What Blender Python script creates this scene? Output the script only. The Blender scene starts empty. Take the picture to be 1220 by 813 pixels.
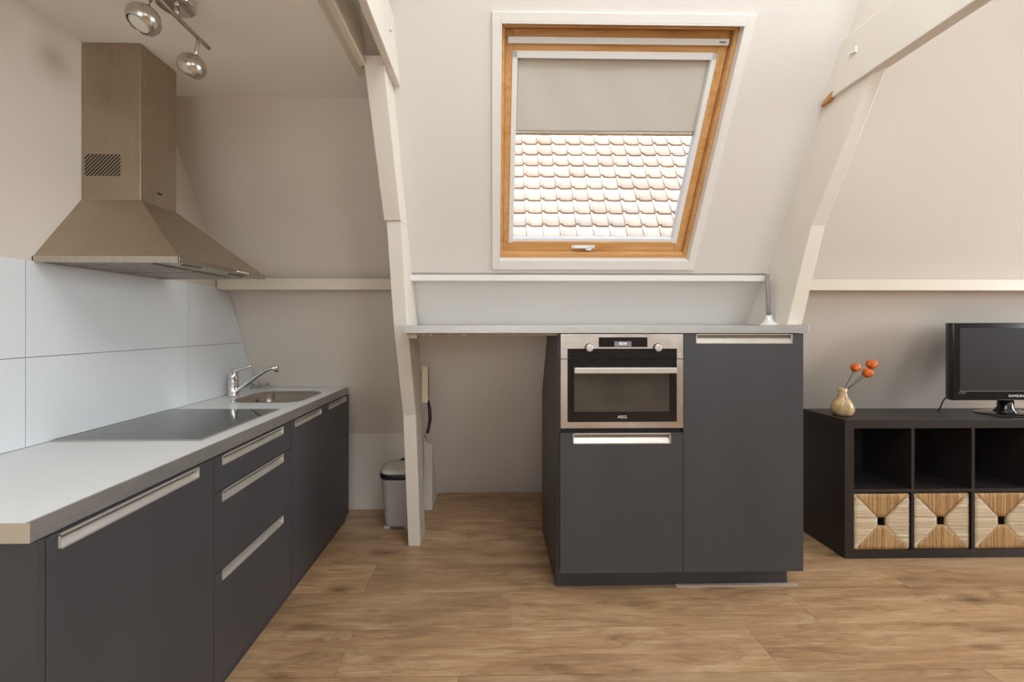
import bpy, bmesh, math, random
from mathutils import Vector, Matrix
PI = math.pi
random.seed(7)
SC = bpy.context.scene
COL = SC.collection

# ------------------------------------------------------------ camera
F, CX, CY, TH, H = 550.0, 597.0, 388.0, 0.0185, 1.33
cam = bpy.data.cameras.new('camera'); co = bpy.data.objects.new('camera', cam); COL.objects.link(co)
cam.sensor_width = 36; cam.lens = 36*F/1220
cam.shift_x = (610-CX)/1220; cam.shift_y = -(406.5-CY)/1220
cam.clip_start = 0.05
co.location = (0, 0, H); co.rotation_euler = (PI/2, 0, -TH)
SC.camera = co

# ------------------------------------------------------------ world, sun, window and added light, exposure
w = bpy.data.worlds.new('world'); SC.world = w; w.use_nodes = True
nt = w.node_tree; bg = nt.nodes['Background']
sky = nt.nodes.new('ShaderNodeTexSky'); sky.sky_type = 'NISHITA'; sky.sun_disc = False
sky.sun_elevation = math.radians(48); sky.sun_rotation = math.radians(160); sky.air_density = 1.2; sky.dust_density = 3
nt.links.new(sky.outputs[0], bg.inputs[0]); bg.inputs[1].default_value = 0.8
sl = bpy.data.lights.new('sun', 'SUN'); sl.energy = 4.3; sl.angle = math.radians(3); sl.color = (1, .93, .84)
so = bpy.data.objects.new('sun', sl); COL.objects.link(so)
so.rotation_euler = Vector((-.35, -.72, .86)).to_track_quat('Z', 'Y').to_euler(); so.location = (0, -4, 8)

def area(name, loc, direction, sx, sy, energy, color, spread=180):
    l = bpy.data.lights.new(name, 'AREA'); l.shape = 'RECTANGLE'; l.size = sx; l.size_y = sy
    l.energy = energy; l.color = color; l.spread = math.radians(spread)
    o = bpy.data.objects.new(name, l); COL.objects.link(o); o.location = loc
    o.rotation_euler = (-Vector(direction)).to_track_quat('Z', 'Y').to_euler()
    return o
# daylight at the blinds of the rear right window and at the right-hand roof window; the others are added fill
area('daylight_rear_right', (2.4, -2.55, 2.60), (-.55, 1, -.50), 1.9, 1.2, 45, (.84, .93, 1.0))
area('fill_rear_left', (-0.2, -2.65, 1.95), (0, 1, .05), 1.9, 1.5, 27, (.84, .93, 1.0))  # added light at an unseen rear window, lifts the left ceiling
area('fill_ceiling', (0.9, .30, 3.28), (-.12, .10, -1), 1.7, 1.3, 55, (.84, .93, 1.0))  # added light under an unseen ceiling window, brightens floor front and worktops
area('fill_right', (5.88, 1.0, 1.90), (-1, -.30, .04), 1.9, 1.4, 150, (.84, .93, 1.0))  # added light at an unseen side window, brightens left wall and fronts
area('daylight_roof_window', (3.96, 2.56, 2.36), (-.15, -.85, -.5), 1.0, 1.0, 35, (1.0, .97, .93))

SC.view_settings.view_transform = 'Standard'; SC.view_settings.look = 'None'
SC.view_settings.gamma = 1; SC.view_settings.use_curve_mapping = False
SC.view_settings.exposure = 0.24

# ------------------------------------------------------------ materials
def newmat(name):
    m = bpy.data.materials.new(name); m.use_nodes = True
    return m, m.node_tree, m.node_tree.nodes['Principled BSDF']
def N(t, typ, **k):
    n = t.nodes.new(typ)
    for a, b in k.items(): setattr(n, a, b)
    return n
def coords(t, scale, kind='Object', rot=(0, 0, 0)):
    tc = N(t, 'ShaderNodeTexCoord'); mp = N(t, 'ShaderNodeMapping')
    mp.inputs['Scale'].default_value = scale; mp.inputs['Rotation'].default_value = rot
    t.links.new(tc.outputs[kind], mp.inputs[0]); return mp.outputs[0]
def noise(t, vec, scale, detail=4, rough=.5, dist=0):
    n = N(t, 'ShaderNodeTexNoise'); n.inputs['Scale'].default_value = scale; n.inputs['Detail'].default_value = detail
    n.inputs['Roughness'].default_value = rough; n.inputs['Distortion'].default_value = dist
    t.links.new(vec, n.inputs['Vector']); return n.outputs[0]
def ramp(t, fac, stops):
    r = N(t, 'ShaderNodeValToRGB'); e = r.color_ramp.elements
    while len(e) < len(stops): e.new(.5)
    for i, (p, c) in enumerate(stops):
        e[i].position = p; e[i].color = tuple(c)+(1,) if len(c) == 3 else c
    t.links.new(fac, r.inputs[0]); return r.outputs[0]
def bump(t, bs, fac, strength=.1, dist=.002):
    b = N(t, 'ShaderNodeBump'); b.inputs['Strength'].default_value = strength; b.inputs['Distance'].default_value = dist
    t.links.new(fac, b.inputs['Height']); t.links.new(b.outputs[0], bs.inputs['Normal'])
def mix(t, fac, a, b, blend='MIX'):
    m = N(t, 'ShaderNodeMix', data_type='RGBA', blend_type=blend)
    if isinstance(fac, (int, float)): m.inputs[0].default_value = fac
    else: t.links.new(fac, m.inputs[0])
    for i, v in ((6, a), (7, b)):
        if isinstance(v, tuple): m.inputs[i].default_value = v+(1,)
        else: t.links.new(v, m.inputs[i])
    return m.outputs[2]
def simple(name, col, rough=.5, metal=0, var=.04, nscale=6, bmp=0, spec=.5, stretch=(1, 1, 1)):
    m, t, b = newmat(name)
    v = coords(t, stretch)
    n = noise(t, v, nscale)
    lo = tuple(max(0, c*(1-var)) for c in col); hi = tuple(min(1, c*(1+var)) for c in col)
    t.links.new(ramp(t, n, [(.3, lo), (.7, hi)]), b.inputs['Base Color'])
    b.inputs['Roughness'].default_value = rough; b.inputs['Metallic'].default_value = metal
    b.inputs['Specular IOR Level'].default_value = spec
    if bmp: bump(t, b, noise(t, v, nscale*12, 3), bmp, .002)
    return m
M = {}
M['wall'] = simple('white_wall_paint', (.72, .645, .565), .75, var=.015, nscale=2, bmp=.12)
M['wallrear'] = simple('bounce_cut_wall_tone', (.27, .20, .14), .8, var=.02)  # dark tone given to the unseen walls to cut bounced light
M['slope'] = simple('white_slope_paint', (.74, .69, .64), .7, var=.012, nscale=2, bmp=.08)
M['ceil'] = simple('ceiling_paint', (.90, .86, .80), .8, var=.01, nscale=2, bmp=.08)
M['beam'] = simple('painted_timber', (.78, .71, .62), .5, var=.03, nscale=5, bmp=.35, stretch=(1, 1, .25))
M['trim'] = simple('painted_trim', (.72, .635, .51), .45, var=.015, nscale=5)
M['casing'] = simple('white_casing_paint', (.81, .77, .72), .4, var=.01)
M['white'] = simple('white_plastic', (.80, .79, .77), .35, var=.01)
M['bin'] = simple('bin_plastic', (.50, .47, .43), .45, var=.03)
M['binlid'] = simple('bin_lid_plastic', (.72, .69, .63), .4, var=.02)
M['tile'] = simple('white_tile_panel', (.76, .775, .785), .28, var=.01, nscale=2)
M['grout'] = simple('tile_grout', (.25, .24, .23), .9)
M['front'] = simple('anthracite_front', (.052, .050, .053), .42, var=.12, nscale=4, bmp=.06, stretch=(1, 1, .3), spec=.45)
M['darkin'] = simple('dark_carcass', (.02, .02, .022), .6)
M['black'] = simple('black_plastic', (.012, .012, .013), .35)
M['gblack'] = simple('gloss_black', (.010, .009, .009), .12, spec=.6)
M['tvscreen'] = simple('television_screen', (.028, .023, .021), .6, spec=.15)
M['shelf'] = simple('black_brown_shelf', (.020, .015, .014), .38, var=.25, nscale=8, bmp=.05, stretch=(.3, 1, 1))
M['wtop'] = simple('pale_worktop', (.74, .74, .73), .35, var=.012, nscale=40)
M['chrome'] = simple('chrome', (.75, .74, .72), .10, 1)
M['nickel'] = simple('satin_nickel', (.56, .52, .46), .27, 1, var=.05, nscale=12, stretch=(6, 6, .5))
M['handle'] = simple('brushed_handle_metal', (.58, .54, .48), .45, .7, var=.04, nscale=30)
M['edge'] = simple('brushed_worktop_edge', (.50, .48, .45), .42, .85, var=.10, nscale=30, stretch=(.4, .4, 5))
M['lens'] = simple('lamp_lens', (.75, .74, .66), .3)
M['vase'] = simple('beige_ceramic', (.54, .37, .18), .24, var=.38, nscale=22)
M['collar'] = simple('translucent_collar', (.72, .72, .68), .15, spec=.8)
M['stem'] = simple('dark_stem', (.055, .045, .03), .6)
M['petal'] = simple('orange_petal', (.86, .17, .025), .6, var=.35, nscale=60, bmp=.3)
M['rail'] = simple('dull_support_rail', (.36, .27, .18), .6, var=.2, nscale=30)
M['recess_shade'] = simple('handle_recess_shade', (.30, .25, .19), .4, .6)  # darker copy of the handle metal: shade of the hollow put into colour
M['endstrip'] = simple('beige_edge_strip', (.50, .42, .32), .5)
M['brass'] = simple('brass_hook', (.55, .38, .16), .3, 1)
M['rawwood'] = simple('raw_wood', (.50, .25, .08), .7, var=.3, nscale=60)
M['cream'] = simple('cream_plastic', (.72, .62, .46), .5)
M['redlabel'] = simple('dull_red_panel', (.42, .16, .11), .5)
M['pipe'] = simple('grey_pipe', (.27, .25, .24), .4)
M['text'] = simple('pale_print', (.75, .75, .75), .4)
M['lipline'] = simple('floor_edge_strip', (.55, .42, .34), .5)
M['wallpale'] = simple('plaster_outside', (.55, .45, .38), .8)

def brushed(name, col, rough, axis):
    m, t, b = newmat(name)
    sc = [1.2, 1.2, 1.2]; sc[axis] = .02
    n1 = noise(t, coords(t, tuple(s*160 for s in sc)), 1, 2)
    n2 = noise(t, coords(t, (1, 1, 1)), 5, 4, .6, .8)
    n = mix(t, .55, n1, n2)
    lo = tuple(c*.88 for c in col); hi = tuple(min(1, c*1.10) for c in col)
    t.links.new(ramp(t, n, [(.3, lo), (.7, hi)]), b.inputs['Base Color'])
    b.inputs['Metallic'].default_value = 1
    t.links.new(ramp(t, n2, [(.3, (rough*.85,)*3), (.7, (rough*1.2,)*3)]), b.inputs['Roughness'])
    bump(t, b, n1, .02, .001)
    return m
M['steelv'] = brushed('brushed_steel_vertical', (.44, .37, .285), .34, 2)
M['steelh'] = brushed('brushed_steel_horizontal', (.46, .39, .30), .34, 1)
M['steelx'] = brushed('brushed_steel_oven', (.66, .60, .54), .34, 0)
M['sink'] = brushed('brushed_steel_sink', (.45, .41, .36), .24, 1)

def wood(name, a, b_, c, axis=0, rough=.4):
    m, t, b = newmat(name)
    sc = [9, 9, 9]; sc[axis] = .8
    v = coords(t, tuple(sc))
    n = noise(t, v, 3, 6, .6, 1.0)
    t.links.new(ramp(t, n, [(.3, a), (.5, b_), (.72, c)]), b.inputs['Base Color'])
    b.inputs['Roughness'].default_value = rough
    return m
M['pinex'] = wood('varnished_pine_across', (.52, .25, .075), (.64, .34, .125), (.72, .44, .19), 0)
M['pinez'] = wood('varnished_pine_upright', (.52, .25, .075), (.64, .34, .125), (.72, .44, .19), 1)

def floor_mat():
    m, t, b = newmat('oak_floorboards')
    at = N(t, 'ShaderNodeAttribute', attribute_name='plank')
    sep = N(t, 'ShaderNodeSeparateColor'); t.links.new(at.outputs['Color'], sep.inputs[0])
    tc = N(t, 'ShaderNodeTexCoord')
    off = N(t, 'ShaderNodeVectorMath', operation='MULTIPLY_ADD')
    t.links.new(at.outputs['Color'], off.inputs[0]); off.inputs[1].default_value = (31, 17, 9)
    t.links.new(tc.outputs['Object'], off.inputs[2])
    def mp(s):
        q = N(t, 'ShaderNodeMapping'); q.inputs['Scale'].default_value = s
        t.links.new(off.outputs[0], q.inputs[0]); return q.outputs[0]
    big = noise(t, mp((.9, 4.5, 1)), 1.6, 5, .6, 1.2)
    grain = noise(t, mp((3.0, 60, 1)), 1.0, 6, .65, .6)
    fine = noise(t, mp((14, 260, 1)), 1.0, 3, .6)
    blot = noise(t, mp((1.7, 5.5, 1)), 1.3, 5, .7, 1.6)
    col = ramp(t, big, [(.28, (.145, .056, .018)), (.5, (.40, .215, .092)), (.72, (.64, .44, .25))])
    col = mix(t, .42, col, ramp(t, grain, [(.3, (.18, .075, .027)), (.55, (.46, .265, .125)), (.75, (.72, .52, .33))]))
    col = mix(t, .18, col, ramp(t, fine, [(.35, (.20, .10, .05)), (.65, (.76, .58, .40))]))
    dark = ramp(t, blot, [(.54, (0, 0, 0)), (.72, (1, 1, 1))])
    dm = N(t, 'ShaderNodeMath', operation='MULTIPLY'); t.links.new(dark, dm.inputs[0]); dm.inputs[1].default_value = .72
    col = mix(t, dm.outputs[0], col, (.13, .066, .028))
    # knots
    vo = N(t, 'ShaderNodeTexVoronoi'); vo.inputs['Scale'].default_value = 1.0
    kv = N(t, 'ShaderNodeVectorMath', operation='ADD')
    dn = N(t, 'ShaderNodeTexNoise'); dn.inputs['Scale'].default_value = 2.2; t.links.new(mp((2.2, 5.5, 1)), dn.inputs['Vector'])
    sc = N(t, 'ShaderNodeVectorMath', operation='SCALE'); sc.inputs['Scale'].default_value = .30
    t.links.new(dn.outputs['Color'], sc.inputs[0])
    t.links.new(mp((2.2, 5.5, 1)), kv.inputs[0]); t.links.new(sc.outputs[0], kv.inputs[1])
    t.links.new(kv.outputs[0], vo.inputs['Vector'])
    kn = ramp(t, vo.outputs['Distance'], [(.04, (1, 1, 1)), (.12, (.6, .6, .6)), (.27, (0, 0, 0))])
    km = N(t, 'ShaderNodeMath', operation='MULTIPLY'); t.links.new(kn, km.inputs[0]); km.inputs[1].default_value = .85
    col = mix(t, km.outputs[0], col, (.095, .045, .018))
    hv = N(t, 'ShaderNodeHueSaturation'); t.links.new(col, hv.inputs['Color'])
    mr = N(t, 'ShaderNodeMapRange'); mr.inputs[3].default_value = .86; mr.inputs[4].default_value = 1.14
    t.links.new(sep.outputs[0], mr.inputs[0]); t.links.new(mr.outputs[0], hv.inputs['Value'])
    t.links.new(hv.outputs[0], b.inputs['Base Color'])
    b.inputs['Roughness'].default_value = .36; b.inputs['Specular IOR Level'].default_value = .85
    bump(t, b, grain, .10, .001)
    return m
M['floor'] = floor_mat()

def strand_mat(name, a, c):
    m, t, b = newmat(name)
    at = N(t, 'ShaderNodeAttribute', attribute_name='plank')
    n = noise(t, coords(t, (1, 1, 1)), 90, 4, .7)
    f = mix(t, .5, n, at.outputs['Color'])
    t.links.new(ramp(t, f, [(.25, a), (.7, c)]), b.inputs['Base Color'])
    b.inputs['Roughness'].default_value = .65
    bump(t, b, noise(t, coords(t, (1, 1, 1)), 260, 2), .5, .002)
    return m
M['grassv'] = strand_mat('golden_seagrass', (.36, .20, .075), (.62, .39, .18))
M['grassh'] = strand_mat('seagrass_sheen', (.50, .36, .21), (.74, .60, .42))  # same seagrass made paler: sheen of the level strands put into the colour

def roof_mat():
    m, t, b = newmat('weathered_pantile')
    at = N(t, 'ShaderNodeAttribute', attribute_name='plank')
    sep = N(t, 'ShaderNodeSeparateColor'); t.links.new(at.outputs['Color'], sep.inputs[0])
    base = ramp(t, sep.outputs[0], [(0, (.27, .195, .16)), (.45, (.31, .235, .19)), (.8, (.33, .27, .215)), (1, (.25, .215, .20))])
    n = noise(t, coords(t, (1, 1, 1)), 9, 6, .7)
    col = mix(t, ramp(t, n, [(.42, (0, 0, 0)), (.75, (.6, .6, .6))]), base, (.20, .165, .145))
    col = mix(t, ramp(t, sep.outputs[1], [(.5, (0, 0, 0)), (.51, (1, 1, 1))]), col, (.13, .13, .14))
    t.links.new(col, b.inputs['Base Color']); b.inputs['Roughness'].default_value = .85
    bump(t, b, n, .3, .01)
    return m
M['pantile'] = roof_mat()

def glass_mat(name, tint=(1, 1, 1), gloss=.08, rough=0.02):
    m, t, b = newmat(name); t.nodes.remove(b)
    tr = N(t, 'ShaderNodeBsdfTransparent'); tr.inputs[0].default_value = tint+(1,)
    gl = N(t, 'ShaderNodeBsdfGlossy'); gl.inputs['Roughness'].default_value = rough
    mx = N(t, 'ShaderNodeMixShader')
    fr = N(t, 'ShaderNodeFresnel'); fr.inputs[0].default_value = 1.45
    t.links.new(fr.outputs[0], mx.inputs[0]); t.links.new(tr.outputs[0], mx.inputs[1]); t.links.new(gl.outputs[0], mx.inputs[2])
    t.links.new(mx.outputs[0], t.nodes['Material Output'].inputs[0])
    return m
M['glass'] = glass_mat('window_glass', (.97, .98, .98))
M['ovenglass'] = simple('oven_window_glass', (.050, .043, .035), .16, var=.3, nscale=5, spec=1.0)
M['clearglass'] = glass_mat('clear_glass', (.86, .88, .88))
def fabric_mat():
    m, t, b = newmat('blind_fabric')
    b.inputs['Roughness'].default_value = .9
    n = noise(t, coords(t, (1, 1, 1)), 300, 2)
    col = ramp(t, n, [(.3, (.70, .655, .58)), (.7, (.75, .70, .625))]); t.links.new(col, b.inputs['Base Color'])
    tl = N(t, 'ShaderNodeBsdfTranslucent'); tl.inputs[0].default_value = (.66, .58, .46, 1)
    mx = N(t, 'ShaderNodeMixShader'); mx.inputs[0].default_value = .25
    t.links.new(b.outputs[0], mx.inputs[1]); t.links.new(tl.outputs[0], mx.inputs[2])
    t.links.new(mx.outputs[0], t.nodes['Material Output'].inputs[0])
    return m
M['fabric'] = fabric_mat()
def hob_mat():
    m, t, b = newmat('ceramic_hob_glass')
    b.inputs['Base Color'].default_value = (.020, .019, .018, 1)
    n = noise(t, coords(t, (1, 1, 1)), 3.5, 3, .5, 1.0)
    t.links.new(ramp(t, n, [(.3, (.05,)*3), (.7, (.13,)*3)]), b.inputs['Roughness'])
    b.inputs['Specular IOR Level'].default_value = .6
    return m
M['hob'] = hob_mat()
def emis(name, col, s):
    m, t, b = newmat(name); b.inputs['Emission Color'].default_value = col+(1,); b.inputs['Emission Strength'].default_value = s
    b.inputs['Base Color'].default_value = (0, 0, 0, 1)
    return m
M['digits'] = emis('display_digits', (.9, .95, 1), 1.2)
M['lcd'] = simple('grey_display_window', (.20, .19, .19), .3)

# ------------------------------------------------------------ mesh helpers
class MB:
    def __init__(s): s.bm = bmesh.new(); s.cl = None
    def color(s):
        s.cl = s.bm.loops.layers.float_color.new('plank'); return s
    def paint(s, faces, c):
        for f in faces:
            for l in f.loops: l[s.cl] = c
    def hexa(s, p, mat=0):
        v = [s.bm.verts.new(q) for q in p]
        fs = []
        for idx in ((0, 3, 2, 1), (4, 5, 6, 7), (0, 1, 5, 4), (1, 2, 6, 5), (2, 3, 7, 6), (3, 0, 4, 7)):
            f = s.bm.faces.new([v[i] for i in idx]); f.material_index = mat; fs.append(f)
        return fs
    def box(s, x0, x1, y0, y1, z0, z1, mat=0):
        return s.hexa([(x0, y0, z0), (x1, y0, z0), (x1, y1, z0), (x0, y1, z0), (x0, y0, z1), (x1, y0, z1), (x1, y1, z1), (x0, y1, z1)], mat)
    def prism(s, pts, a, b, axis='x', mat=0):
        def mk(p, t):
            return (t, p[0], p[1]) if axis == 'x' else ((p[0], t, p[1]) if axis == 'y' else (p[0], p[1], t))
        A = [s.bm.verts.new(mk(p, a)) for p in pts]; B = [s.bm.verts.new(mk(p, b)) for p in pts]
        n = len(pts); fs = [s.bm.faces.new(A[::-1]), s.bm.faces.new(B)]
        for i in range(n):
            j = (i+1) % n; fs.append(s.bm.faces.new([A[i], A[j], B[j], B[i]]))
        for f in fs: f.material_index = mat
        return fs
    def lathe(s, prof, c, seg=32, M_=None, mat=0, sx=1, sy=1):
        rings = []
        for r, z in prof:
            ring = []
            for k in range(seg):
                a = 2*PI*k/seg; p = Vector((r*math.cos(a)*sx, r*math.sin(a)*sy, z))
                if M_ is not None: p = M_ @ p
                ring.append(s.bm.verts.new(p+Vector(c)))
            rings.append(ring)
        fs = []
        for a, b in zip(rings, rings[1:]):
            for k in range(seg):
                j = (k+1) % seg; f = s.bm.faces.new([a[k], a[j], b[j], b[k]]); f.smooth = True; fs.append(f)
        fs.append(s.bm.faces.new(rings[0][::-1])); fs.append(s.bm.faces.new(rings[-1]))
        for f in fs: f.material_index = mat
        return fs
    def tube(s, pts, r, seg=12, mat=0, closed=False):
        pts = [Vector(p) for p in pts]; n = len(pts); rings = []
        up = Vector((0, 0, 1))
        for i, p in enumerate(pts):
            if closed: d = pts[(i+1) % n]-pts[(i-1) % n]
            else: d = pts[min(i+1, n-1)]-pts[max(i-1, 0)]
            d.normalize()
            ref = up if abs(d.dot(up)) < .95 else Vector((1, 0, 0))
            a = d.cross(ref).normalized(); b = d.cross(a)
            rr = r[i] if isinstance(r, (list, tuple)) else r
            rings.append([s.bm.verts.new(p+a*math.cos(2*PI*k/seg)*rr+b*math.sin(2*PI*k/seg)*rr) for k in range(seg)])
        prs = list(zip(rings, rings[1:]))
        if closed: prs.append((rings[-1], rings[0]))
        fs = []
        for a, b in prs:
            for k in range(seg):
                j = (k+1) % seg; f = s.bm.faces.new([a[k], a[j], b[j], b[k]]); f.smooth = True; f.material_index = mat; fs.append(f)
        if not closed:
            for q in (rings[0][::-1], rings[-1]):
                f = s.bm.faces.new(q); f.material_index = mat; fs.append(f)
        return fs
    def build(s, name, mats, parent=None, bevel=0, seg=2, xf=None, ang=35):
        if xf: bmesh.ops.transform(s.bm, matrix=xf, verts=s.bm.verts)
        bmesh.ops.recalc_face_normals(s.bm, faces=s.bm.faces)
        me = bpy.data.meshes.new(name); s.bm.to_mesh(me); s.bm.free()
        for m in (mats if isinstance(mats, (list, tuple)) else [mats]): me.materials.append(m)
        o = bpy.data.objects.new(name, me); COL.objects.link(o)
        if parent is not None: adopt(o, parent)
        if bevel:
            md = o.modifiers.new('bevel', 'BEVEL'); md.width = bevel; md.segments = seg; md.limit_method = 'ANGLE'; md.angle_limit = math.radians(ang)
            md.harden_normals = False
        return o
def world_loc(o):
    p = Vector((0, 0, 0))
    while o is not None:
        p += o.location + (o.matrix_parent_inverse.translation if o.parent else Vector((0, 0, 0)))
        o = o.parent
    return p
def adopt(o, parent):
    o.parent = parent
    o.matrix_parent_inverse = Matrix.Translation(-world_loc(parent))
def tag(o, label, cat, group=None):
    o['label'] = label; o['category'] = cat
    if group: o['group'] = group
    return o
def thing(name, loc, label, cat, group=None):
    o = bpy.data.objects.new(name, None); COL.objects.link(o); o.location = loc; o.empty_display_size = .1
    return tag(o, label, cat, group)
def struct(o): o['kind'] = 'structure'; return o
def copy_tree(o, parent=None):
    c = o.copy(); COL.objects.link(c)
    if parent is not None:
        c.parent = parent; c.matrix_parent_inverse = o.matrix_parent_inverse.copy()
    for ch in o.children: copy_tree(ch, c)
    return c
def text(name, body, size, loc, rot, mat, parent, extrude=.0004, sx=1):
    cu = bpy.data.curves.new(name, 'FONT'); cu.body = body; cu.size = size; cu.extrude = extrude
    cu.align_x = 'CENTER'; cu.align_y = 'CENTER'
    tmp = bpy.data.objects.new(name+'_tmp', cu); COL.objects.link(tmp)
    bpy.context.view_layer.update()
    me = bpy.data.meshes.new_from_object(tmp.evaluated_get(bpy.context.evaluated_depsgraph_get()))
    bpy.data.objects.remove(tmp)
    from mathutils import Euler
    me.transform(Matrix.Translation(loc) @ Euler(rot).to_matrix().to_4x4() @ Matrix.Diagonal((sx, 1, 1, 1)))
    me.materials.clear(); me.materials.append(mat)
    o = bpy.data.objects.new(name, me); COL.objects.link(o); adopt(o, parent); return o

# ------------------------------------------------------------ the roof plane of the middle and right bays
A = math.radians(58.5); CA, SA = math.cos(A), math.sin(A); TA = math.tan(A)
O = Vector((0, 2.5, 1.615)); SX = Vector((0, -CA, SA)); NN = Vector((0, -SA, -CA))
DY = [0.0]                            # the right bay's slope lies .29 m further back
def W(x, s, n=0):                     # a point of the slope: along x, up the slope, inward
    return tuple(O + Vector((x, DY[0], 0)) + SX*s + NN*n)
def R(x, s, d):                       # where a thing seen at (x, s) sits when it lies d deeper
    k = 1 + d/2.28
    return x*k, 1.063+(s-1.063)*k
def sbox(mb, x0, x1, s0, s1, n0, n1, mat=0):
    return mb.hexa([W(x0, s0, n0), W(x1, s0, n0), W(x1, s1, n0), W(x0, s1, n0), W(x0, s0, n1), W(x1, s0, n1), W(x1, s1, n1), W(x0, s1, n1)], mat)
def plane_y(z): return 2.5 - (z-1.615)/TA

XL, XR, YB = -1.61, 6.0, -2.75
ZT = 3.35

# ------------------------------------------------------------ floor
fl = MB().color()
y0 = 2.305
rows = [y0 + (k)*.2755 for k in range(-19, 6)]
rnd = random.Random(3)
joints = {0: [-2.9, -.60, 1.12, 2.6, 4.0], -1: [-1.7, -.13, 1.9, 3.4], -2: [-.9, .52, 2.2, 3.7], -3: [-1.4, .1, 1.4, 2.7, 4.1, 5.4]}
for k, ya in zip(range(-19, 6), rows):
    xs = joints.get(k+1) if (k+1) in joints else None
    if xs is None:
        st = -2.9 + rnd.random()*1.3; xs = [st+q*1.38 for q in range(0, 8)]
    xs = [-3.0] + [q for q in xs if -1.9 < q < XR] + [XR+.1]
    for a, b in zip(xs, xs[1:]):
        f = fl.box(max(a, XL-.1)+.0008, b-.0008, ya-.2755+.0009, ya-.0009, -.02, 0)
        fl.paint(f, (rnd.random(), rnd.random(), rnd.random(), 1))
f = fl.box(XL-.1, XR+.1, YB-.1, 3.9, -.08, -.0035); fl.paint(f, (0.1, .1, .1, 1))
struct(fl.build('floor', M['floor']))

# ------------------------------------------------------------ walls, slopes, ceilings
LP = [(2.26, 2.44), (2.843, 1.53), (3.355, .55), (3.355, -.02)]     # left-bay profile (y, z)
wl = MB(); wl.box(XL-.15, XL, YB, 4.0, -.02, 2.55)
wall_left = struct(wl.build('wall_left', M['wall']))
XM = -.47
b = MB(); b.prism(LP + [(3.6, -.02), (3.6, .6), (3.0, 1.8), (2.45, 2.6), (2.26, 2.6)], XL-.15, XM-.0)
struct(b.build('wall_back_left', M['wall']))
b = MB(); b.box(XL-.1, -.56, YB, 2.36, 2.44, 2.56)
struct(b.build('ceiling', M['ceil']))
b = MB(); b.box(-.60, -.56, YB, 2.3, 2.56, ZT+.1)
struct(b.build('wall_above_left_ceiling', M['wall']))
b = MB()
for q in ((-.62, -.05, YB-.15, 1.95), (1.85, XR+.15, YB-.15, 1.95), (-.05, 1.85, YB-.15, -.45), (-.05, 1.85, 1.05, 1.95)): b.box(*q, ZT, ZT+.12)
struct(b.build('ceiling', M['ceil']))
b = MB()
for q in ((-.05, .01, -.45, 1.05), (1.79, 1.85, -.45, 1.05), (.01, 1.79, -.45, -.39), (.01, 1.79, .99, 1.05)): b.box(*q, ZT+.02, ZT+.14)
o = struct(b.build('window_6', M['casing']))  # unseen ceiling window, added to carry the overhead fill
b = MB(); b.box(.01, 1.79, -.39, .99, ZT+.09, ZT+.10); b.build('glass_pane', M['glass'], o)
b = MB(); b.box(.0, 1.80, -.40, 1.0, ZT+.03, ZT+.034); b.build('roller_blind', M['fabric'], o)  # blind put into the added window to stop direct sun
# partition that closes between left-bay slope and middle slope
b = MB()
b.prism([(plane_y(3.4)+.05, 3.4), (2.50, 1.615), (3.27, .56), (3.30, .56), (2.86, 1.53), (2.27, 2.44), (1.9, 3.4)], -.51, -.46)
struct(b.build('wall_between_bays', M['wall']))

hx0, hx1, hs0, hs1 = .033, 1.055, .070, 1.137
h2x0 = 3.45; h2x1 = h2x0+1.02
smax = (ZT+.1-1.615)/SA
m = MB()
X0, X1 = -.50, XR+.1
def slab(x0, x1, s0, s1): sbox(m, x0, x1, s0, s1, -.16, 0)
slab(X0, hx0, 0, smax); slab(hx0, hx1, 0, hs0); slab(hx0, hx1, hs1, smax); slab(hx1, 1.54, 0, smax)
struct(m.build('wall_back_middle', M['slope']))
m = MB(); DY[0] = .29
s15 = -(1.615-1.53)/SA
slab(1.53, h2x0, s15, smax); slab(h2x0, h2x1, s15, hs0); slab(h2x0, h2x1, hs1, smax); slab(h2x1, X1, s15, smax); DY[0] = 0
m.prism(LP[1:] + [(3.6, -.02), (3.6, .6), (3.0, 1.62), (2.9, 1.6)], 1.53, X1)
struct(m.build('wall_back_right', M['wall']))
# lower part of the middle slope, behind the worktop, down to the floor
b = MB(); b.prism([(2.525, 1.60), (3.68, 0.0), (3.68, -.02), (3.85, -.02), (3.85, .3), (2.72, 1.75), (2.5, 1.75)], -.47, 1.56)
struct(b.build('wall_behind_worktop', M['slope']))
b = MB(); b.box(-.50, -.435, 3.335, 3.80, -.02, .53)
struct(b.build('wall_knee_return', M['wall'], bevel=.01))
b = MB(); b.prism([(plane_y(3.4)+.05, 3.4), (2.50, 1.615), (3.30, .50), (3.30, -.02), (3.75, -.02), (3.75, .05), (2.95, 1.53), (2.36, 2.44), (1.75, 3.4)], 1.505, 1.56)
struct(b.build('wall_knee_side', M['wall']))
wy0, wy1, wz0, wz1 = -.05, 2.05, 1.1, 2.7
b = MB(); b.box(XR, XR+.15, YB, wy0, -.02, ZT+.1); b.box(XR, XR+.15, wy1, 4.0, -.02, ZT+.1)
b.box(XR, XR+.15, wy0, wy1, -.02, wz0); b.box(XR, XR+.15, wy0, wy1, wz1, ZT+.1)
struct(b.build('wall_right', M['wallrear']))
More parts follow.
